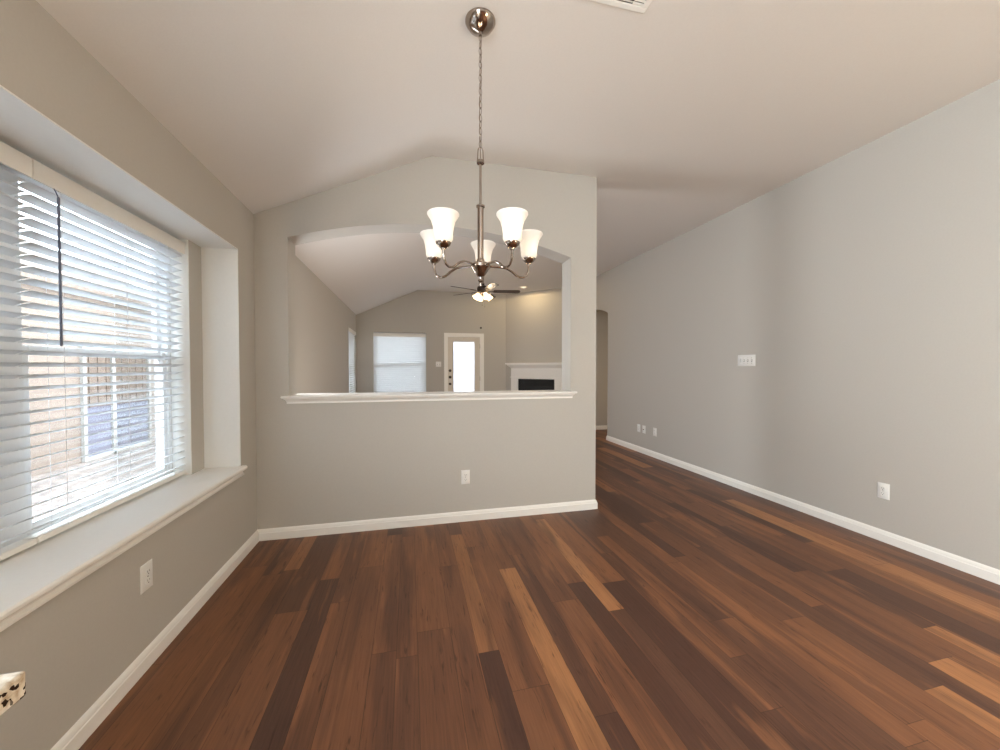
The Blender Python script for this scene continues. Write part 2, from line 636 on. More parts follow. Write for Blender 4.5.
prism(bm, [(XL, ZS0 - 0.03), (XL + 0.010, ZS0 - 0.03), (XL + 0.010, ZS0 - 0.042), (XL + 0.018, ZS0 - 0.050), (XL + 0.018, ZS0 - 0.060),
           (XL + 0.010, ZS0 - 0.066), (XL, ZS0 - 0.066)], 'y', REC0 - 0.005, REC1 + 0.005)
struct('trim_1', bm, M_TRIM, 'white window seat board with bullnose edge and moulding below', 'window sill')

# recess lining boards, white partly standing in for strong window light: head, two sides and the window's own jambs
LB = 0.006
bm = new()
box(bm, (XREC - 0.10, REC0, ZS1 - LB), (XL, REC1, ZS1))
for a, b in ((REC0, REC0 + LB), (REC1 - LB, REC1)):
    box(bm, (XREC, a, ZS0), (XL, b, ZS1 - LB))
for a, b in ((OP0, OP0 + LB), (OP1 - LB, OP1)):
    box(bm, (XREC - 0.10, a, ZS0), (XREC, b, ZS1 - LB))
struct('trim_6', bm, M_RECESS, 'white head and sides lining the window recess, window light in the colour', 'trim')

# pass-through cap: top board, cove and lower bead, returned at both ends
bm = new()
prof = [(0.0, CAPB), (0.012, CAPB), (0.012, CAPB + 0.014), (0.016, CAPB + 0.018), (0.020, CAPB + 0.028), (0.030, CAPB + 0.036), (0.030, CAPB + 0.040),
        (0.040, CAPB + 0.042), (0.044, CAPB + 0.048), (0.044, CAPB + 0.055), (0.040, CAPT)]
for sgn, yy in ((-1, YP), (1, YP + TP)):
    A = [bm.verts.new((XJ - 0.003 - p, yy + sgn * p, z)) for p, z in prof]
    B = [bm.verts.new((XK + 0.003 + p, yy + sgn * p, z)) for p, z in prof]
    A += [bm.verts.new((XJ - 0.003, yy, CAPT))]
    B += [bm.verts.new((XK + 0.003, yy, CAPT))]
    for i in range(len(A) - 1):
        bm.faces.new((A[i], A[i + 1], B[i + 1], B[i]))
    bm.faces.new((A[-1], A[0], B[0], B[-1]))
    bm.faces.new(A)
    bm.faces.new(B)
box(bm, (XJ, YP - 0.001, CAPB), (XK, YP + TP + 0.001, CAPT))
struct('trim_2', bm, M_TRIM, 'white moulded ledge capping the half wall of the pass-through', 'ledge')


# ------------------------------------------------------------------ windows
def window(name, loc, rz, w_, h_, label, depth=0.07):
    """local x = width, -y = room side, z up from the sill"""
    t = empty(name, loc, rz)
    t['kind'] = 'structure'
    tag(t, label, 'window')
    f = 0.030
    obj('window_frame', boxes(((0, 0, 0), (f, depth, h_)), ((w_ - f, 0, 0), (w_, depth, h_)), ((f, 0, 0), (w_ - f, depth, f)),
                              ((f, 0, h_ - f), (w_ - f, depth, h_))), M_VINYL, t, 0.003)
    m = h_ * 0.505
    s = 0.032

    def sash(z0, z1, ya, yb):
        o = obj('sash', boxes(((f, ya, z0), (f + s, yb, z1)), ((w_ - f - s, ya, z0), (w_ - f, yb, z1)),
                              ((f + s, ya, z0), (w_ - f - s, yb, z0 + s)), ((f + s, ya, z1 - s), (w_ - f - s, yb, z1))), M_VINYL, t, 0.003)
        obj('pane', boxes(((f + s - 0.004, (ya + yb) / 2 - 0.002, z0 + s - 0.004), (w_ - f - s + 0.004, (ya + yb) / 2 + 0.002, z1 - s + 0.004))),
            M_GLASS, o)
    sash(f, m + 0.018, 0.008, 0.032)
    sash(m - 0.018, h_ - f, 0.036, 0.060)
    return t


def blind(label, loc, rz, w_, h_, group, mat=None, tilt=14, slat=0.050, pitch=0.0445, wand=True, cords=3, wand_x=0.085):
    """horizontal slat blind; local x = width, -y = room side, z=0 bottom of the opening"""
    t = thing('window_blind', label, 'blind', loc, rz, group)
    hr0, hr1 = h_ - 0.094, h_ - 0.022
    obj('head_rail', boxes(((0.006, 0.0, h_ - 0.068), (w_ - 0.006, 0.05, h_ - 0.030))), M_VINYL, t)
    bm = new()
    prism(bm, [(-0.010, hr0), (-0.002, hr0), (-0.002, hr1), (-0.008, hr1), (-0.012, hr1 - 0.006), (-0.012, hr0 + 0.02)], 'x', 0.0, w_)
    obj('valance', bm, M_TRIM, t)
    bm = new()
    z = 0.060
    sn, cs = math.sin(R(tilt)), math.cos(R(tilt))
    yc = 0.026
    while z < h_ - 0.075:
        top, bot = [], []
        for i in range(5):
            s_ = -slat / 2 + slat * i / 4
            crown = 0.0022 * (1 - (2 * i / 4 - 1) ** 2)
            # room-side edge up, outer edge down
            yy, zz = s_ * cs + crown * sn, -s_ * sn + crown * cs
            top.append((yc + yy, z + zz + 0.0012))
            bot.append((yc + yy, z + zz - 0.0012))
        prism(bm, top + bot[::-1], 'x', 0.004, w_ - 0.004)
        z += pitch
    obj('slat_stack', bm, mat or M_SLAT, t)
    bm = new()
    prism(bm, [(0.0, 0.012), (0.052, 0.012), (0.052, 0.026), (0.048, 0.032), (0.004, 0.032), (0.0, 0.026)], 'x', 0.002, w_ - 0.002)
    obj('bottom_rail', bm, M_TRIM, t)
    for i in range(cords):
        cx = w_ * (0.13 + 0.74 * i / max(1, cords - 1))
        bm = new()
        for yy in (-0.001, 0.053):
            tube(bm, [(cx, yy, 0.03), (cx, yy, h_ - 0.06)], 0.0009, 5)
        obj('ladder_cord', bm, M_CORD, t)
    if wand:
        bm = new()
        tube(bm, [(wand_x, -0.022, h_ - 0.125), (wand_x, -0.022, h_ - 0.13), (wand_x - 0.004, -0.024, h_ - 0.70), (wand_x - 0.004, -0.024, h_ - 0.71)],
             [0.003, 0.0046, 0.0046, 0.003], 6)
        tube(bm, [(wand_x, -0.004, h_ - 0.085), (wand_x, -0.014, h_ - 0.105), (wand_x, -0.022, h_ - 0.128)], 0.002, 5)
        obj('tilt_wand', bm, M_WAND, t)
    return t


HW = ZS1 - ZS0 - 0.006
MID = (OP0 + OP1) / 2
XB = XREC - 0.045
MU0, MU1 = 1.700, 1.796      # mull post
# the pair of dining windows, with a mull post between them
window('window_1', (XREC - 0.10, MU1, ZS0), R(90), OP1 - MU1 - 0.006, HW, 'white framed dining window beside the recess corner')
window('window_2', (XREC - 0.10, OP0 + 0.006, ZS0), R(90), MU0 - 0.006 - OP0, HW, 'white framed dining window nearest the granite counter')
bm = boxes(((XREC - 0.18, MU0, ZS0), (XREC - 0.098, MU1, ZS1 - LB)))
struct('trim_3', bm, M_VINYL, 'white mull post between the two dining windows', 'trim')
GB = 'white slat blinds over the dining windows'
blind('white slat blind nearest the room corner with a tilt wand darkened into silhouette', (XB + 0.02, 1.772, ZS0), R(90), OP1 - 1.772 - 0.009, HW, GB, tilt=17)
blind('white slat blind cut off by the left edge, nearest the granite counter', (XB + 0.02, OP0 + 0.008, ZS0), R(90), 1.766 - OP0 - 0.008, HW, GB, tilt=17)

# far room: back window and side window
window('window_3', (FW[0], YF + 0.06, FW[2]), 0, FW[1] - FW[0], FW[3] - FW[2], 'white window in the far wall left of the patio door')
blind('white slat blind on the far wall left of the patio door', (FW[0] + 0.006, YF + 0.002, FW[2]), 0, FW[1] - FW[0] - 0.012, FW[3] - FW[2],
      'white slat blinds in the far room', M_SLAT2, tilt=58, wand=False)
window('window_4', (XL - 0.12, LW0, LWZ0), R(90), LW1 - LW0, LWZ1 - LWZ0, 'white side window of the far room seen edge on')
blind('white slat blind on the far room left wall, seen edge on', (XL + 0.002, LW0 + 0.006, LWZ0), R(90), LW1 - LW0 - 0.012, LWZ1 - LWZ0,
      'white slat blinds in the far room', M_SLAT2, tilt=45, wand=False)
bm = boxes(((FW[0] - 0.03, YF - 0.03, FW[2] - 0.02), (FW[1] + 0.03, YF + 0.06, FW[2])))
struct('trim_4', bm, M_TRIM, 'white sill board under the far wall window', 'trim')
bm = boxes(((XL - 0.12, LW0 - 0.03, LWZ0 - 0.02), (XL + 0.03, LW1 + 0.03, LWZ0)))
struct('trim_5', bm, M_TRIM, 'white sill board under the far room side window', 'trim')

# frame and glowing pane added around the fill lamp just behind the partition
M_GLOWPANE = simple('added_glow_pane', (0.8, 0.84, 0.9, 1), 0.5, emis=(0.93, 0.97, 1.0, 1), emis_s=0.9)
t = empty('added_window', (XL, 3.755, 1.10), R(90))
tag(t, 'added glowing window panel on the far room left wall, close behind the partition', 'window')
t['kind'] = 'structure'
obj('window_frame', boxes(((-0.33, -0.03, -0.68), (-0.27, 0, 0.68)), ((0.27, -0.03, -0.68), (0.33, 0, 0.68)), ((-0.27, -0.03, 0.60), (0.27, 0, 0.68)),
                          ((-0.27, -0.03, -0.68), (0.27, 0, -0.60)), ((-0.27, -0.026, -0.02), (0.27, -0.018, 0.02))), M_VINYL, t, 0.003)
obj('pane', boxes(((-0.27, -0.010, -0.60), (0.27, -0.002, 0.60))), M_GLOWPANE, t)

# portals guide the sky's light in through the openings
for nm, loc, rot, sx, sy in (('window_light_guide', (XO - 0.05, MID, (ZS0 + ZS1) / 2), (0, R(-90), 0), HW, OP1 - OP0),
                             ('window_light_guide', (XO - 0.05, (LW0 + LW1) / 2, 1.35), (0, R(-90), 0), LWZ1 - LWZ0, LW1 - LW0),
                             ('window_light_guide', ((FW[0] + FW[1]) / 2, YF + 0.2, 1.35), (R(-90), 0, 0), FW[1] - FW[0], FW[3] - FW[2]),
                             ('window_light_guide', ((FD[0] + FD[1]) / 2, YF + 0.2, 1.1), (R(-90), 0, 0), FD[1] - FD[0], 2.0)):
    o = lamp(nm, 'AREA', loc, 1, rot=rot, shape='RECTANGLE', size=sx, size_y=sy)
    o.data.cycles.is_portal = True

# ------------------------------------------------------------------ patio door of the far room
d = empty('door_1', (0, YF, 0))
d['kind'] = 'structure'
tag(d, 'pale patio door with one tall bright glass pane', 'door')
x0, x1, zt = FD[0], FD[1], FD[3]
cw = 0.068


def casing_bm():
    bm = new()
    box(bm, (x0 - cw, -0.016, 0), (x0, 0.0, zt + cw))
    box(bm, (x1, -0.016, 0), (x1 + cw, 0.0, zt + cw))
    box(bm, (x0, -0.016, zt), (x1, 0.0, zt + cw))
    for a, b in (((x0 - cw, -0.022, 0), (x0 - cw + 0.016, -0.016, zt + cw)), ((x1 + cw - 0.016, -0.022, 0), (x1 + cw, -0.016, zt + cw)),
                 ((x0 - cw, -0.022, zt + cw - 0.016), (x1 + cw, -0.016, zt + cw))):
        box(bm, a, b)
    return bm


obj('door_casing', casing_bm(), M_TRIM, d)
obj('door_jamb', boxes(((x0, 0, 0), (x0 + 0.018, 0.14, zt)), ((x1 - 0.018, 0, 0), (x1, 0.14, zt)), ((x0, 0, zt - 0.018), (x1, 0.14, zt))), M_TRIM, d)
gx0, gx1, gz0, gz1 = 0.985, 1.467, 0.28, 1.90
la, lb = x0 + 0.02, x1 - 0.02
leaf = obj('door_leaf', boxes(((la, 0.02, 0.01), (gx0, 0.062, zt - 0.02)), ((gx1, 0.02, 0.01), (lb, 0.062, zt - 0.02)),
                              ((gx0, 0.02, 0.01), (gx1, 0.062, gz0)), ((gx0, 0.02, gz1), (gx1, 0.062, zt - 0.02))), M_DOOR, d)
m = 0.022
obj('glazing_bead', boxes(((gx0 - m, 0.008, gz0 - m), (gx0, 0.02, gz1 + m)), ((gx1, 0.008, gz0 - m), (gx1 + m, 0.02, gz1 + m)),
                          ((gx0, 0.008, gz0 - m), (gx1, 0.02, gz0)), ((gx0, 0.008, gz1), (gx1, 0.02, gz1 + m))), M_DOOR, leaf, 0.003)
obj('pane', boxes(((gx0, 0.036, gz0), (gx1, 0.044, gz1))), M_FROST, leaf)
for z in (1.235, 1.085):
    bm = new()
    lathe(bm, [(0.0, 0.0), (0.032, 0.0), (0.032, 0.008), (0.024, 0.016), (0.020, 0.018), (0.0, 0.018)], 20,
          Matrix.Translation((0.902, 0.02, z)) @ Matrix.Rotation(R(90), 4, 'X'))
    box(bm, (0.898, -0.012, z - 0.016), (0.906, 0.004, z + 0.016))
    obj('deadbolt', bm, M_BRONZE, leaf)
bm = new()
lathe(bm, [(0.0, 0.0), (0.030, 0.0), (0.030, 0.006), (0.012, 0.012), (0.010, 0.030), (0.024, 0.040), (0.028, 0.052), (0.022, 0.064), (0.0, 0.068)],
      20, Matrix.Translation((0.902, 0.02, 0.93)) @ Matrix.Rotation(R(90), 4, 'X'))
obj('door_knob', bm, M_BRONZE, leaf)
for z in (1.80, 1.05, 0.25):
    bm = new()
    tube(bm, [(lb + 0.002, 0.012, z - 0.05), (lb + 0.002, 0.012, z + 0.05)], 0.006, 8)
    obj('hinge', bm, M_NICKEL, leaf)

bm = new()
lathe(bm, [(0.0, 0.0), (0.024, 0.0), (0.024, 0.006), (0.012, 0.010), (0.010, 0.026), (0.015, 0.034), (0.0, 0.038)], 16,
      Matrix.Rotation(R(90), 4, 'X'))
o = obj('wall_hook', bm, M_BRONZE)
o.location = (1.62, YF, 2.232)
tag(o, 'tiny dark round fitting on the wall above the patio door', 'hook')


# ------------------------------------------------------------------ switches and outlets
def plate_bm(w_, h_):
    bm = new()
    b = 0.006
    box(bm, (-w_ / 2, -0.003, -h_ / 2), (w_ / 2, 0, h_ / 2))
    A = [bm.verts.new(p) for p in ((-w_ / 2, -0.003, -h_ / 2), (w_ / 2, -0.003, -h_ / 2), (w_ / 2, -0.003, h_ / 2), (-w_ / 2, -0.003, h_ / 2))]
    B = [bm.verts.new(p) for p in ((-w_ / 2 + b, -0.007, -h_ / 2 + b), (w_ / 2 - b, -0.007, -h_ / 2 + b), (w_ / 2 - b, -0.007, h_ / 2 - b), (-w_ / 2 + b, -0.007, h_ / 2 - b))]
    for i in range(4):
        j = (i + 1) % 4
        bm.faces.new((A[i], A[j], B[j], B[i]))
    bm.faces.new(B)
    return bm


def outlet(label, loc, rz, group='duplex outlets low on the walls'):
    t = thing('wall_outlet', label, 'outlet', loc, rz, group)
    obj('cover_plate', plate_bm(0.074, 0.118), M_PLATE, t)
    for s in (-1, 1):
        bm = new()
        zc = s * 0.0195
        pts = []
        for i in range(20):
            a = 2 * math.pi * i / 20
            pts.append((0.0165 * math.cos(a), zc + max(-0.0125, min(0.0125, 0.0165 * math.sin(a)))))
        prism(bm, pts, 'y', -0.0065, -0.0095)
        rc = obj('receptacle', bm, M_PLATE, t)
        bm = new()
        box(bm, (-0.0075, -0.0098, zc - 0.001), (-0.0055, -0.0094, zc + 0.008))
        box(bm, (0.0055, -0.0098, zc - 0.0), (0.0075, -0.0094, zc + 0.007))
        lathe(bm, [(0, 0), (0.0026, 0), (0.0026, 0.0004), (0, 0.0004)], 10,
              Matrix.Translation((0, -0.0094, zc - 0.0075)) @ Matrix.Rotation(R(90), 4, 'X'))
        obj('slot', bm, M_SLOT, rc)
    bm = new()
    lathe(bm, [(0, 0), (0.003, 0), (0.0025, 0.001), (0, 0.001)], 10, Matrix.Translation((0, -0.007, 0)) @ Matrix.Rotation(R(90), 4, 'X'))
    obj('screw', bm, M_NICKEL, t)
    return t


def switch(label, loc, rz, gangs, dimmer=False):
    wd = 0.074 + 0.046 * (gangs - 1)
    t = thing('light_switch', label, 'switch', loc, rz)
    obj('cover_plate', plate_bm(wd, 0.118), M_PLATE, t)
    for i in range(gangs):
        xc = (i - (gangs - 1) / 2) * 0.046
        if dimmer and i == 0:
            bm = new()
            box(bm, (xc - 0.0165, -0.010, -0.033), (xc + 0.0165, -0.0065, 0.033))
            prism(bm, [(-0.010, -0.028), (-0.013, 0.0), (-0.010, 0.028)], 'x', xc - 0.010, xc + 0.004)
            obj('rocker', bm, M_PLATE, t, 0.001)
            bm = boxes(((xc + 0.008, -0.0115, -0.020), (xc + 0.011, -0.0098, 0.020)))
            obj('dimmer_slide', bm, M_SLOT, t)
        else:
            bm = boxes(((xc - 0.0055, -0.0075, -0.0125), (xc + 0.0055, -0.0068, 0.0125)))
            obj('toggle_slot', bm, M_SLOT, t)
            bm = new()
            prism(bm, [(-0.007, -0.006), (-0.007, 0.006), (-0.018, 0.012), (-0.020, 0.006)], 'x', xc - 0.004, xc + 0.004)
            obj('toggle', bm, M_PLATE, t)
        for z in (-0.030, 0.030):
            if dimmer and i == 0:
                continue
            bm = new()
            lathe(bm, [(0, 0), (0.003, 0), (0.0025, 0.001), (0, 0.001)], 10, Matrix.Translation((xc, -0.007, z)) @ Matrix.Rotation(R(90), 4, 'X'))
            obj('screw', bm, M_NICKEL, t)
    return t


outlet('white duplex outlet on the left wall below the window seat', (XL, 1.942, 0.395), R(90))
outlet('white duplex outlet centred on the half wall under the pass-through ledge', (0.457, YP, 0.375), 0)
outlet('white duplex outlet on the right wall, nearest the camera', (XR, 2.068, 0.380), R(-90))
switch('wide white four gang switch plate on the right wall', (XR, 3.269, 1.380), R(-90), 4, True)
switch('small double switch plate left of the patio door', (0.640, YF, 1.383), 0, 2)
outlet('farthest of three small plates low on the right wall', (XR, 5.178, 0.368), R(-90), 'small plates low on the right wall')
t = thing('cable_plate', 'middle of three small plates low on the right wall', 'wall plate', (XR, 5.045, 0.366), R(-90), 'small plates low on the right wall')
obj('cover_plate', plate_bm(0.074, 0.118), M_PLATE, t)
bm = new()
lathe(bm, [(0, 0), (0.009, 0), (0.009, 0.003), (0.005, 0.003), (0.005, 0.012), (0, 0.012)], 12, Matrix.Translation((0, -0.006, 0)) @ Matrix.Rotation(R(90), 4, 'X'))
obj('coax_socket', bm, M_NICKEL, t)
outlet('nearest of three small plates low on the right wall', (XR, 4.783, 0.371), R(-90), 'small plates low on the right wall')

# ------------------------------------------------------------------ ceiling register and downlight
t = thing('ceiling_vent', 'white ceiling air register cut off at the top edge', 'vent', (0.935, 1.545, ZC))
fw, fh = 0.37, 0.235
bm = new()
e = 0.028
box(bm, (-fw / 2, -fh / 2, -0.007), (fw / 2, -fh / 2 + e, 0))
box(bm, (-fw / 2, fh / 2 - e, -0.007), (fw / 2, fh / 2, 0))
box(bm, (-fw / 2, -fh / 2 + e, -0.007), (-fw / 2 + e, fh / 2 - e, 0))
box(bm, (fw / 2 - e, -fh / 2 + e, -0.007), (fw / 2, fh / 2 - e, 0))
obj('vent_frame', bm, M_TRIM, t, 0.003)
obj('vent_throat', boxes(((-fw / 2 + e, -fh / 2 + e, -0.0012), (fw / 2 - e, fh / 2 - e, -0.0002))), M_SLOT, t)
for i in range(8):
    yy = -fh / 2 + e + 0.012 + i * (fh - 2 * e - 0.02) / 7.2
    bm = new()
    prism(bm, [(yy - 0.008, -0.010), (yy - 0.006, -0.011), (yy + 0.008, -0.002), (yy + 0.006, -0.001)], 'x', -fw / 2 + e, fw / 2 - e - 0.06)
    obj('vent_blade', bm, M_TRIM, t)
bm = new()
for i in range(10):
    yy = -fh / 2 + e + 0.010 + i * (fh - 2 * e - 0.02) / 9.2
    box(bm, (fw / 2 - e - 0.055, yy, -0.006), (fw / 2 - e, yy + 0.010, -0.001))
obj('vent_end_grille', bm, M_TRIM, t)

RL = (2.385, 7.80)
t = thing('recessed_light', 'small lit recessed downlight in the far ceiling before the fireplace', 'light', (RL[0], RL[1], ZC))
bm = new()
lathe(bm, [(0.058, 0.0), (0.092, 0.0), (0.092, -0.005), (0.062, -0.008), (0.058, 0.0)], 28, cap=False)
obj('trim_ring', bm, M_TRIM, t)
bm = new()
lathe(bm, [(0.0, -0.003), (0.058, -0.003), (0.058, -0.001), (0.0, -0.001)], 28)
obj('lens', bm, M_LENS, t)
lamp('downlight_beam', 'SPOT', (RL[0], RL[1], ZC - 0.012), 24, (1.0, 0.76, 0.42), (0, 0, 0), spot_size=R(178), spot_blend=0.15, shadow_soft_size=0.03)

# ------------------------------------------------------------------ chandelier
CHX, CHY = 0.352, 1.895
t = thing('chandelier', 'brushed nickel five arm chandelier with lit bell shades on a chain', 'chandelier', (CHX, CHY, 0))
bm = new()
lathe(bm, [(0.076, ZC), (0.076, ZC - 0.005), (0.072, ZC - 0.011), (0.062, ZC - 0.026), (0.042, ZC - 0.040), (0.018, ZC - 0.052), (0.010, ZC - 0.056),
           (0.008, ZC - 0.070), (0.0, ZC - 0.072)], 36)
obj('canopy', bm, M_NICKEL, t)
bm = new()
ztop, zbot = ZC - 0.066, 2.412
n = 17
stp = (ztop - zbot) / n
for i in range(n):
    zc = ztop - stp * (i + 0.5)
    a = (i % 2) * math.pi / 2 + 0.5
    pts = []
    for k in range(16):
        q = 2 * math.pi * k / 16
        rx, rz_ = 0.0085 * math.cos(q), (stp / 2 + 0.0030) * math.sin(q)
        pts.append((rx * math.cos(a), rx * math.sin(a), zc + rz_))
    tube(bm, pts, 0.0017, 6, closed=True)
obj('chain', bm, M_NICKEL, t)
bm = new()
tube(bm, [(0, 0, ZC - 0.06), (0.003, 0.002, 2.80), (-0.003, 0.002, 2.60), (0, 0, 2.36)], 0.0022, 6)
obj('lamp_cord', bm, M_NICKEL, t)
bm = new()
pts = [(0.013 * math.cos(R(a)), 0, 2.393 + 0.022 * math.sin(R(a))) for a in range(0, 181, 15)]
pts = [(0.015, 0, 2.345), (0.014, 0, 2.37)] + pts + [(-0.014, 0, 2.37), (-0.015, 0, 2.345)]
tube(bm, pts, 0.0030, 8)
lathe(bm, [(0.0, 2.334), (0.019, 2.334), (0.019, 2.348), (0.008, 2.352), (0.0, 2.352)], 20)
obj('stem_loop', bm, M_NICKEL, t)
bm = new()
lathe(bm, [(0.0062, 2.10), (0.0062, 2.336)], 16)
lathe(bm, [(0.0155, 1.825), (0.0155, 2.112), (0.022, 2.115), (0.022, 2.123), (0.012, 2.129), (0.0, 2.129)], 24)
obj('stem', bm, M_NICKEL, t)
bm = new()
lathe(bm, [(0.016, 1.858), (0.020, 1.850), (0.020, 1.838), (0.044, 1.833), (0.050, 1.826), (0.050, 1.812), (0.043, 1.804), (0.032, 1.786), (0.018, 1.768),
           (0.012, 1.764), (0.0, 1.764)], 28)
obj('hub', bm, M_NICKEL, t)
bm = new()
lathe(bm, [(0.0, 1.766), (0.007, 1.764), (0.006, 1.754), (0.013, 1.750), (0.014, 1.744), (0.008, 1.738), (0.010, 1.730), (0.008, 1.720), (0.0, 1.714)], 20)
obj('finial', bm, M_NICKEL, t)
RS = 0.264
ROT0 = -math.pi / 2 - 0.2348 + 0.185 + R(36) - R(11)      # direction of the first arm, seen from the camera


def shade_prof(z0, hh, rt, rb):
    out = [(rb * 0.45, z0), (rb * 0.80, z0 + 0.004), (rb, z0 + 0.016), (rb * 1.02, z0 + hh * 0.30), (rb * 1.12, z0 + hh * 0.55), (rb * 1.32, z0 + hh * 0.76),
           (rt * 0.93, z0 + hh * 0.90), (rt, z0 + hh * 0.97), (rt * 0.995, z0 + hh)]
    inn = [(r - 0.0035, z + (0.003 if i < 2 else 0)) for i, (r, z) in enumerate(out)]
    return out + inn[::-1]


for i in range(5):
    a = ROT0 + i * 2 * math.pi / 5
    ca, sa = math.cos(a), math.sin(a)

    lift = 0.014 + 0.012 * math.cos(a - (math.pi / 2 - 0.185))      # the hanging body leans a little

    def P(r, z):
        return (r * ca, r * sa, z + lift * r / RS)
    bm = new()
    path = spline([P(0.030, 1.820), P(0.080, 1.817), P(0.130, 1.811), P(0.165, 1.795), P(0.195, 1.772), P(0.225, 1.764), P(0.250, 1.776), P(0.262, 1.802), P(RS, 1.826), P(RS, 1.838)], 6)
    tube(bm, path, 0.0058, 10)
    arm = obj('arm', bm, M_NICKEL, t)
    bm = new()
    lathe(bm, [(0.0, 1.832), (0.010, 1.832), (0.012, 1.838), (0.024, 1.846), (0.034, 1.858), (0.035, 1.864), (0.031, 1.865), (0.0, 1.862)], 24,
          Matrix.Translation(P(RS, 0)))
    obj('socket_cup', bm, M_NICKEL, arm)
    bm = new()
    lathe(bm, shade_prof(1.862, 0.130, 0.072, 0.042), 32, Matrix.Translation(P(RS, 0)), cap=False)
    sh = obj('glass_shade', bm, M_SHADE, t)
    bm = new()
    lathe(bm, [(0.0, 1.866), (0.012, 1.866), (0.013, 1.885), (0.021, 1.905), (0.025, 1.922), (0.019, 1.940), (0.0, 1.948)], 16, Matrix.Translation(P(RS, 0)))
    obj('bulb', bm, M_BULB, sh)
    lamp('chandelier_glow', 'POINT', (CHX + P(RS, 0)[0], CHY + P(RS, 0)[1], 1.952), 1.1, (1.0, 0.80, 0.58), shadow_soft_size=0.03)

# ------------------------------------------------------------------ ceiling fan of the far room
FX, FY, FZ = 1.272, 6.60, 2.655
t = thing('ceiling_fan', 'dark five blade ceiling fan with lit glass shades in the far room', 'ceiling fan', (FX, FY, 0))
bm = new()
lathe(bm, [(0.068, ZC), (0.068, ZC - 0.02), (0.055, ZC - 0.055), (0.020, ZC - 0.075), (0.0, ZC - 0.075)], 28)
obj('canopy', bm, M_BRONZE, t)
bm = new()
lathe(bm, [(0.012, FZ + 0.13), (0.012, ZC - 0.06)], 16)
obj('downrod', bm, M_BRONZE, t)
bm = new()
lathe(bm, [(0.0, FZ + 0.145), (0.022, FZ + 0.145), (0.026, FZ + 0.11), (0.050, FZ + 0.095), (0.098, FZ + 0.08), (0.108, FZ + 0.06), (0.108, FZ + 0.02), (0.095, FZ - 0.005),
           (0.060, FZ - 0.015), (0.0, FZ - 0.015)], 32)
obj('motor_housing', bm, M_BRONZE, t)
va = -0.2348
for i in range(5):
    a = va + i * 2 * math.pi / 5 + R(3)
    Mx = Matrix.Rotation(a, 4, 'Z') @ Matrix.Translation((0, 0, FZ)) @ Matrix.Rotation(R(-12), 4, 'X')
    bm = new()
    pts = []
    for k in range(13):
        q = -math.pi / 2 + math.pi * k / 12
        pts.append((0.615 + 0.045 * math.cos(q), 0.064 * math.sin(q)))
    pts += [(0.20, 0.052), (0.185, 0.040), (0.185, -0.040), (0.20, -0.052)]
    vs = prism(bm, pts, 'z', -0.003, 0.004)
    for v in vs:
        v.co = Mx @ v.co
    bl = obj('blade', bm, M_WALNUT, t)
    bm = new()
    vs = prism(bm, [(0.08, -0.016), (0.16, -0.012), (0.20, -0.036), (0.25, -0.030), (0.26, 0.0), (0.25, 0.030), (0.20, 0.036), (0.16, 0.012), (0.08, 0.016)], 'z', -0.009, -0.003)
    for v in vs:
        v.co = Mx @ v.co
    obj('blade_iron', bm, M_BRONZE, bl)
bm = new()
lathe(bm, [(0.0, FZ - 0.012), (0.050, FZ - 0.014), (0.055, FZ - 0.03), (0.045, FZ - 0.06), (0.028, FZ - 0.08), (0.012, FZ - 0.09), (0.0, FZ - 0.092)], 24)
obj('light_kit', bm, M_NICKEL, t)
for i in range(4):
    a = va + R(-63) + i * math.pi / 2
    tilt = R(140)
    base = Vector((0.082 * math.cos(a), 0.082 * math.sin(a), FZ - 0.045))
    Mx = Matrix.Translation(base) @ Matrix.Rotation(a, 4, 'Z') @ Matrix.Rotation(tilt, 4, 'Y')
    bm = new()
    tube(bm, [(0.03 * math.cos(a), 0.03 * math.sin(a), FZ - 0.035), tuple(base)], 0.009, 8)
    arm = obj('lamp_arm', bm, M_NICKEL, t)
    bm = new()
    lathe(bm, [(0.016, 0.0), (0.030, 0.008), (0.036, 0.030), (0.041, 0.06), (0.050, 0.09), (0.058, 0.105), (0.055, 0.105), (0.047, 0.088), (0.039, 0.06), (0.033, 0.030), (0.016, 0.006)],
          24, Mx, cap=False)
    sh = obj('glass_shade', bm, M_FSHADE, t)
    bm = new()
    lathe(bm, [(0.0, 0.008), (0.012, 0.01), (0.022, 0.04), (0.024, 0.06), (0.016, 0.08), (0.0, 0.085)], 14, Mx)
    obj('bulb', bm, M_BULB, sh)
    p = Mx @ Vector((0, 0, 0.115))
    lamp('fan_glow', 'POINT', (FX + p.x, FY + p.y, p.z), 2.0, (1.0, 0.78, 0.50), shadow_soft_size=0.03)
for dx, dy, ln in ((-0.022, -0.02, 0.24), (0.026, -0.02, 0.26)):
    bm = new()
    tube(bm, [(dx, dy, FZ - 0.07), (dx, dy, FZ - ln)], 0.0018, 6)
    lathe(bm, [(0.0, FZ - ln - 0.028), (0.005, FZ - ln - 0.02), (0.004, FZ - ln - 0.006), (0.0, FZ - ln)], 8, Matrix.Translation((dx, dy, 0)))
    obj('pull_chain', bm, M_NICKEL, t)

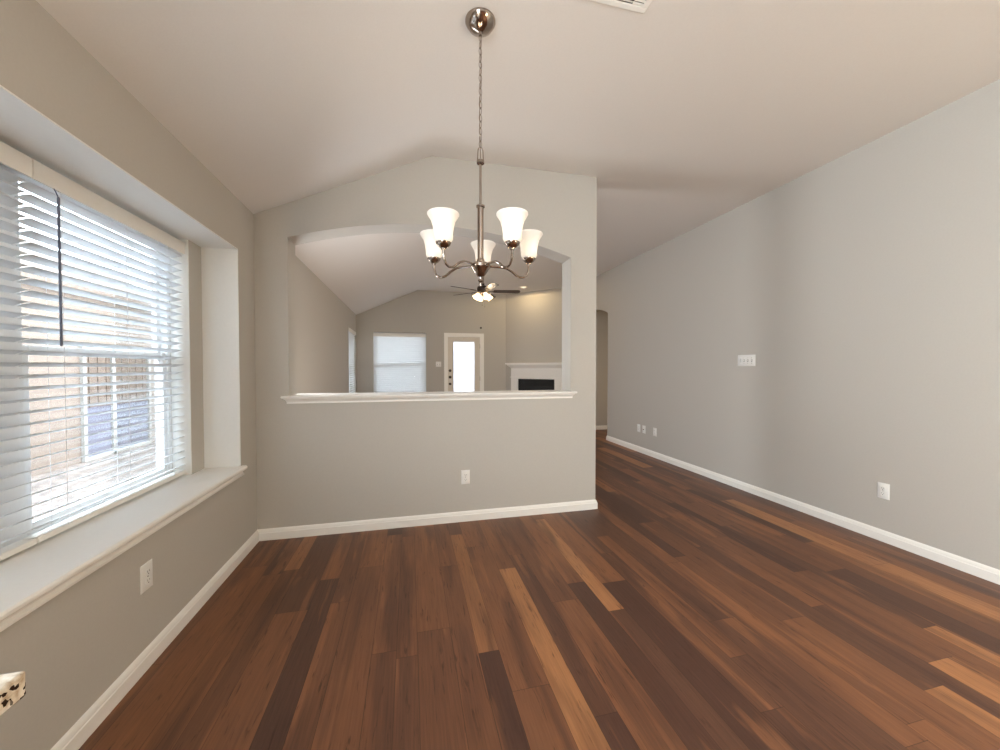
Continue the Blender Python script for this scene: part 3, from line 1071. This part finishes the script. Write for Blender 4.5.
# ------------------------------------------------------------------ corner fireplace
t = thing('fireplace', 'white mantel fireplace with a black firebox on the diagonal corner wall', 'fireplace', (DX, DY, 0), R(-45))
c0 = 0.812
hw = 0.455
sw = 0.185
sd = 0.055
for s in (-1, 1):
    xa, xb = sorted((c0 + s * hw, c0 + s * (hw + sw)))
    bm = new()
    box(bm, (xa, -sd, 0), (xb, 0, 1.075))
    box(bm, (xa - 0.01, -sd - 0.012, 0), (xb + 0.01, 0, 0.13))
    box(bm, (xa + 0.04, -sd - 0.006, 0.18), (xb - 0.04, -sd, 1.02))
    p = obj('pilaster', bm, M_TRIM, t, 0.003)
    bm = boxes(((xa - 0.012, -sd - 0.014, 1.075), (xb + 0.012, 0, 1.092)))
    obj('capital', bm, M_TRIM, p, 0.002)
obj('frieze', boxes(((c0 - hw - sw, -sd, 1.092), (c0 + hw + sw, 0, 1.30)), ((c0 - hw, -sd + 0.01, 1.045), (c0 + hw, 0, 1.092))), M_TRIM, t, 0.003)
bm = new()
prof = [(0.0, 1.29), (sd + 0.004, 1.29), (sd + 0.010, 1.305), (sd + 0.03, 1.318), (sd + 0.055, 1.345), (sd + 0.07, 1.365), (sd + 0.07, 1.375), (sd + 0.10, 1.380), (sd + 0.10, 1.414), (0.0, 1.414)]
A = [bm.verts.new((c0 - hw - sw - max(0, p - sd), -p, z)) for p, z in prof]
B = [bm.verts.new((c0 + hw + sw + max(0, p - sd), -p, z)) for p, z in prof]
for i in range(len(A)):
    j = (i + 1) % len(A)
    bm.faces.new((A[i], A[j], B[j], B[i]))
bm.faces.new(A)
bm.faces.new(B[::-1])
obj('mantel_shelf', bm, M_TRIM, t)
fb = obj('firebox', boxes(((c0 - hw, -0.03, 0.1), (c0 + hw, -0.001, 1.045))), M_BLACK, t)
for z0 in (0.13, 0.90):
    bm = new()
    box(bm, (c0 - hw + 0.03, -0.031, z0), (c0 + hw - 0.03, -0.0295, z0 + 0.105))
    for i in range(4):
        prism(bm, [(-0.030, z0 + i * 0.028), (-0.040, z0 + i * 0.028), (-0.032, z0 + i * 0.028 + 0.018), (-0.030, z0 + i * 0.028 + 0.018)], 'x', c0 - hw + 0.03, c0 + hw - 0.03)
    obj('louver_grille', bm, M_BLACK, fb)
obj('hearth', boxes(((c0 - hw - sw - 0.03, -0.36, 0.0), (c0 + hw + sw + 0.03, -0.0, 0.10))), M_TRIM, t, 0.004)

# ------------------------------------------------------------------ kitchen counter at the left edge
t = thing('kitchen_cabinet', 'painted base cabinet run under the granite counter on the left wall', 'cabinet', (XL + 0.004, 0, 0))
obj('cabinet_body', boxes(((0.0, -2.6, 0.10), (0.60, 0.545, 0.90)), ((0.0, -2.6, 0.0), (0.53, 0.545, 0.10))), M_CAB, t)
for i in range(5):
    ya = -2.58 + i * 0.62
    dr = obj('cabinet_door', boxes(((0.60, ya, 0.13), (0.62, ya + 0.60, 0.87)),), M_CAB, t, 0.003)
    bm = new()
    tube(bm, [(0.62, ya + 0.54, 0.72), (0.645, ya + 0.54, 0.73), (0.645, ya + 0.54, 0.82), (0.62, ya + 0.54, 0.83)], 0.005, 8)
    obj('door_handle', bm, M_NICKEL, dr)
o = obj('countertop', boxes(((XL, -2.62, 0.90), (-0.462, 0.583, 0.932))), M_GRANITE, bevel=0.003)
tag(o, 'speckled granite countertop corner poking in at the lower left edge', 'countertop')

# ------------------------------------------------------------------ outside the windows
o = obj('outside_ground', boxes(((-45, -40, -0.5), (45, 60, -0.36))), M_GROUND)
o['kind'] = 'structure'
tag(o, 'bright gravelly yard seen through the blinds', 'ground')

NX = -5.6
t = thing('neighbour_house_exterior', 'tan neighbouring house seen between the blind slats', 'house', (NX, 0, -0.36))
obj('wall', boxes(((-6, -6, 0), (0, 12, 3.0))), M_BRICK, t)
bm = new()
prism(bm, [(0.10, 2.95), (0.10, 3.08), (-4.0, 5.0), (-8.5, 3.10), (-8.5, 2.95)], 'y', -6.4, 12.4)
obj('roof', bm, M_SHINGLE, t)
for (ya, yb) in ((8.18, 9.82), (1.2, 2.9)):
    fr = obj('window_frame', boxes(((0, ya - 0.07, 0.0), (0.05, ya, 2.05)), ((0, yb, 0.0), (0.05, yb + 0.07, 2.05)), ((0, ya + 0.60, 0.0), (0.05, ya + 0.67, 2.05)),
                                   ((0, ya, 1.98), (0.05, yb, 2.05)), ((0, ya, 0.0), (0.05, yb, 0.06))), M_NFRAME, t)
    obj('pane', boxes(((0.005, ya, 0.06), (0.015, yb, 0.95))), M_NPANE, fr)
    bm = new()
    k = 0
    yy = ya
    while yy < yb - 0.05:
        box(bm, (0.004, yy, 0.95), (0.012 + 0.008 * (k % 2), yy + 0.09, 1.98))
        yy += 0.1
        k += 1
    obj('curtain', bm, M_CURT, fr)

t = thing('garden_fence', 'brown board fence in the yard behind the far room', 'fence', (0, 15.0, -0.36))
bm = new()
for i in range(90):
    x = -9 + i * 0.2
    box(bm, (x, 0, 0), (x + 0.19, 0.02, 1.75 + 0.02 * random.random()))
obj('fence_board_run', bm, M_FENCE, t)
obj('fence_rail', boxes(((-9, -0.04, 0.4), (9, 0, 0.49)), ((-9, -0.04, 1.35), (9, 0, 1.44))), M_FENCE, t)
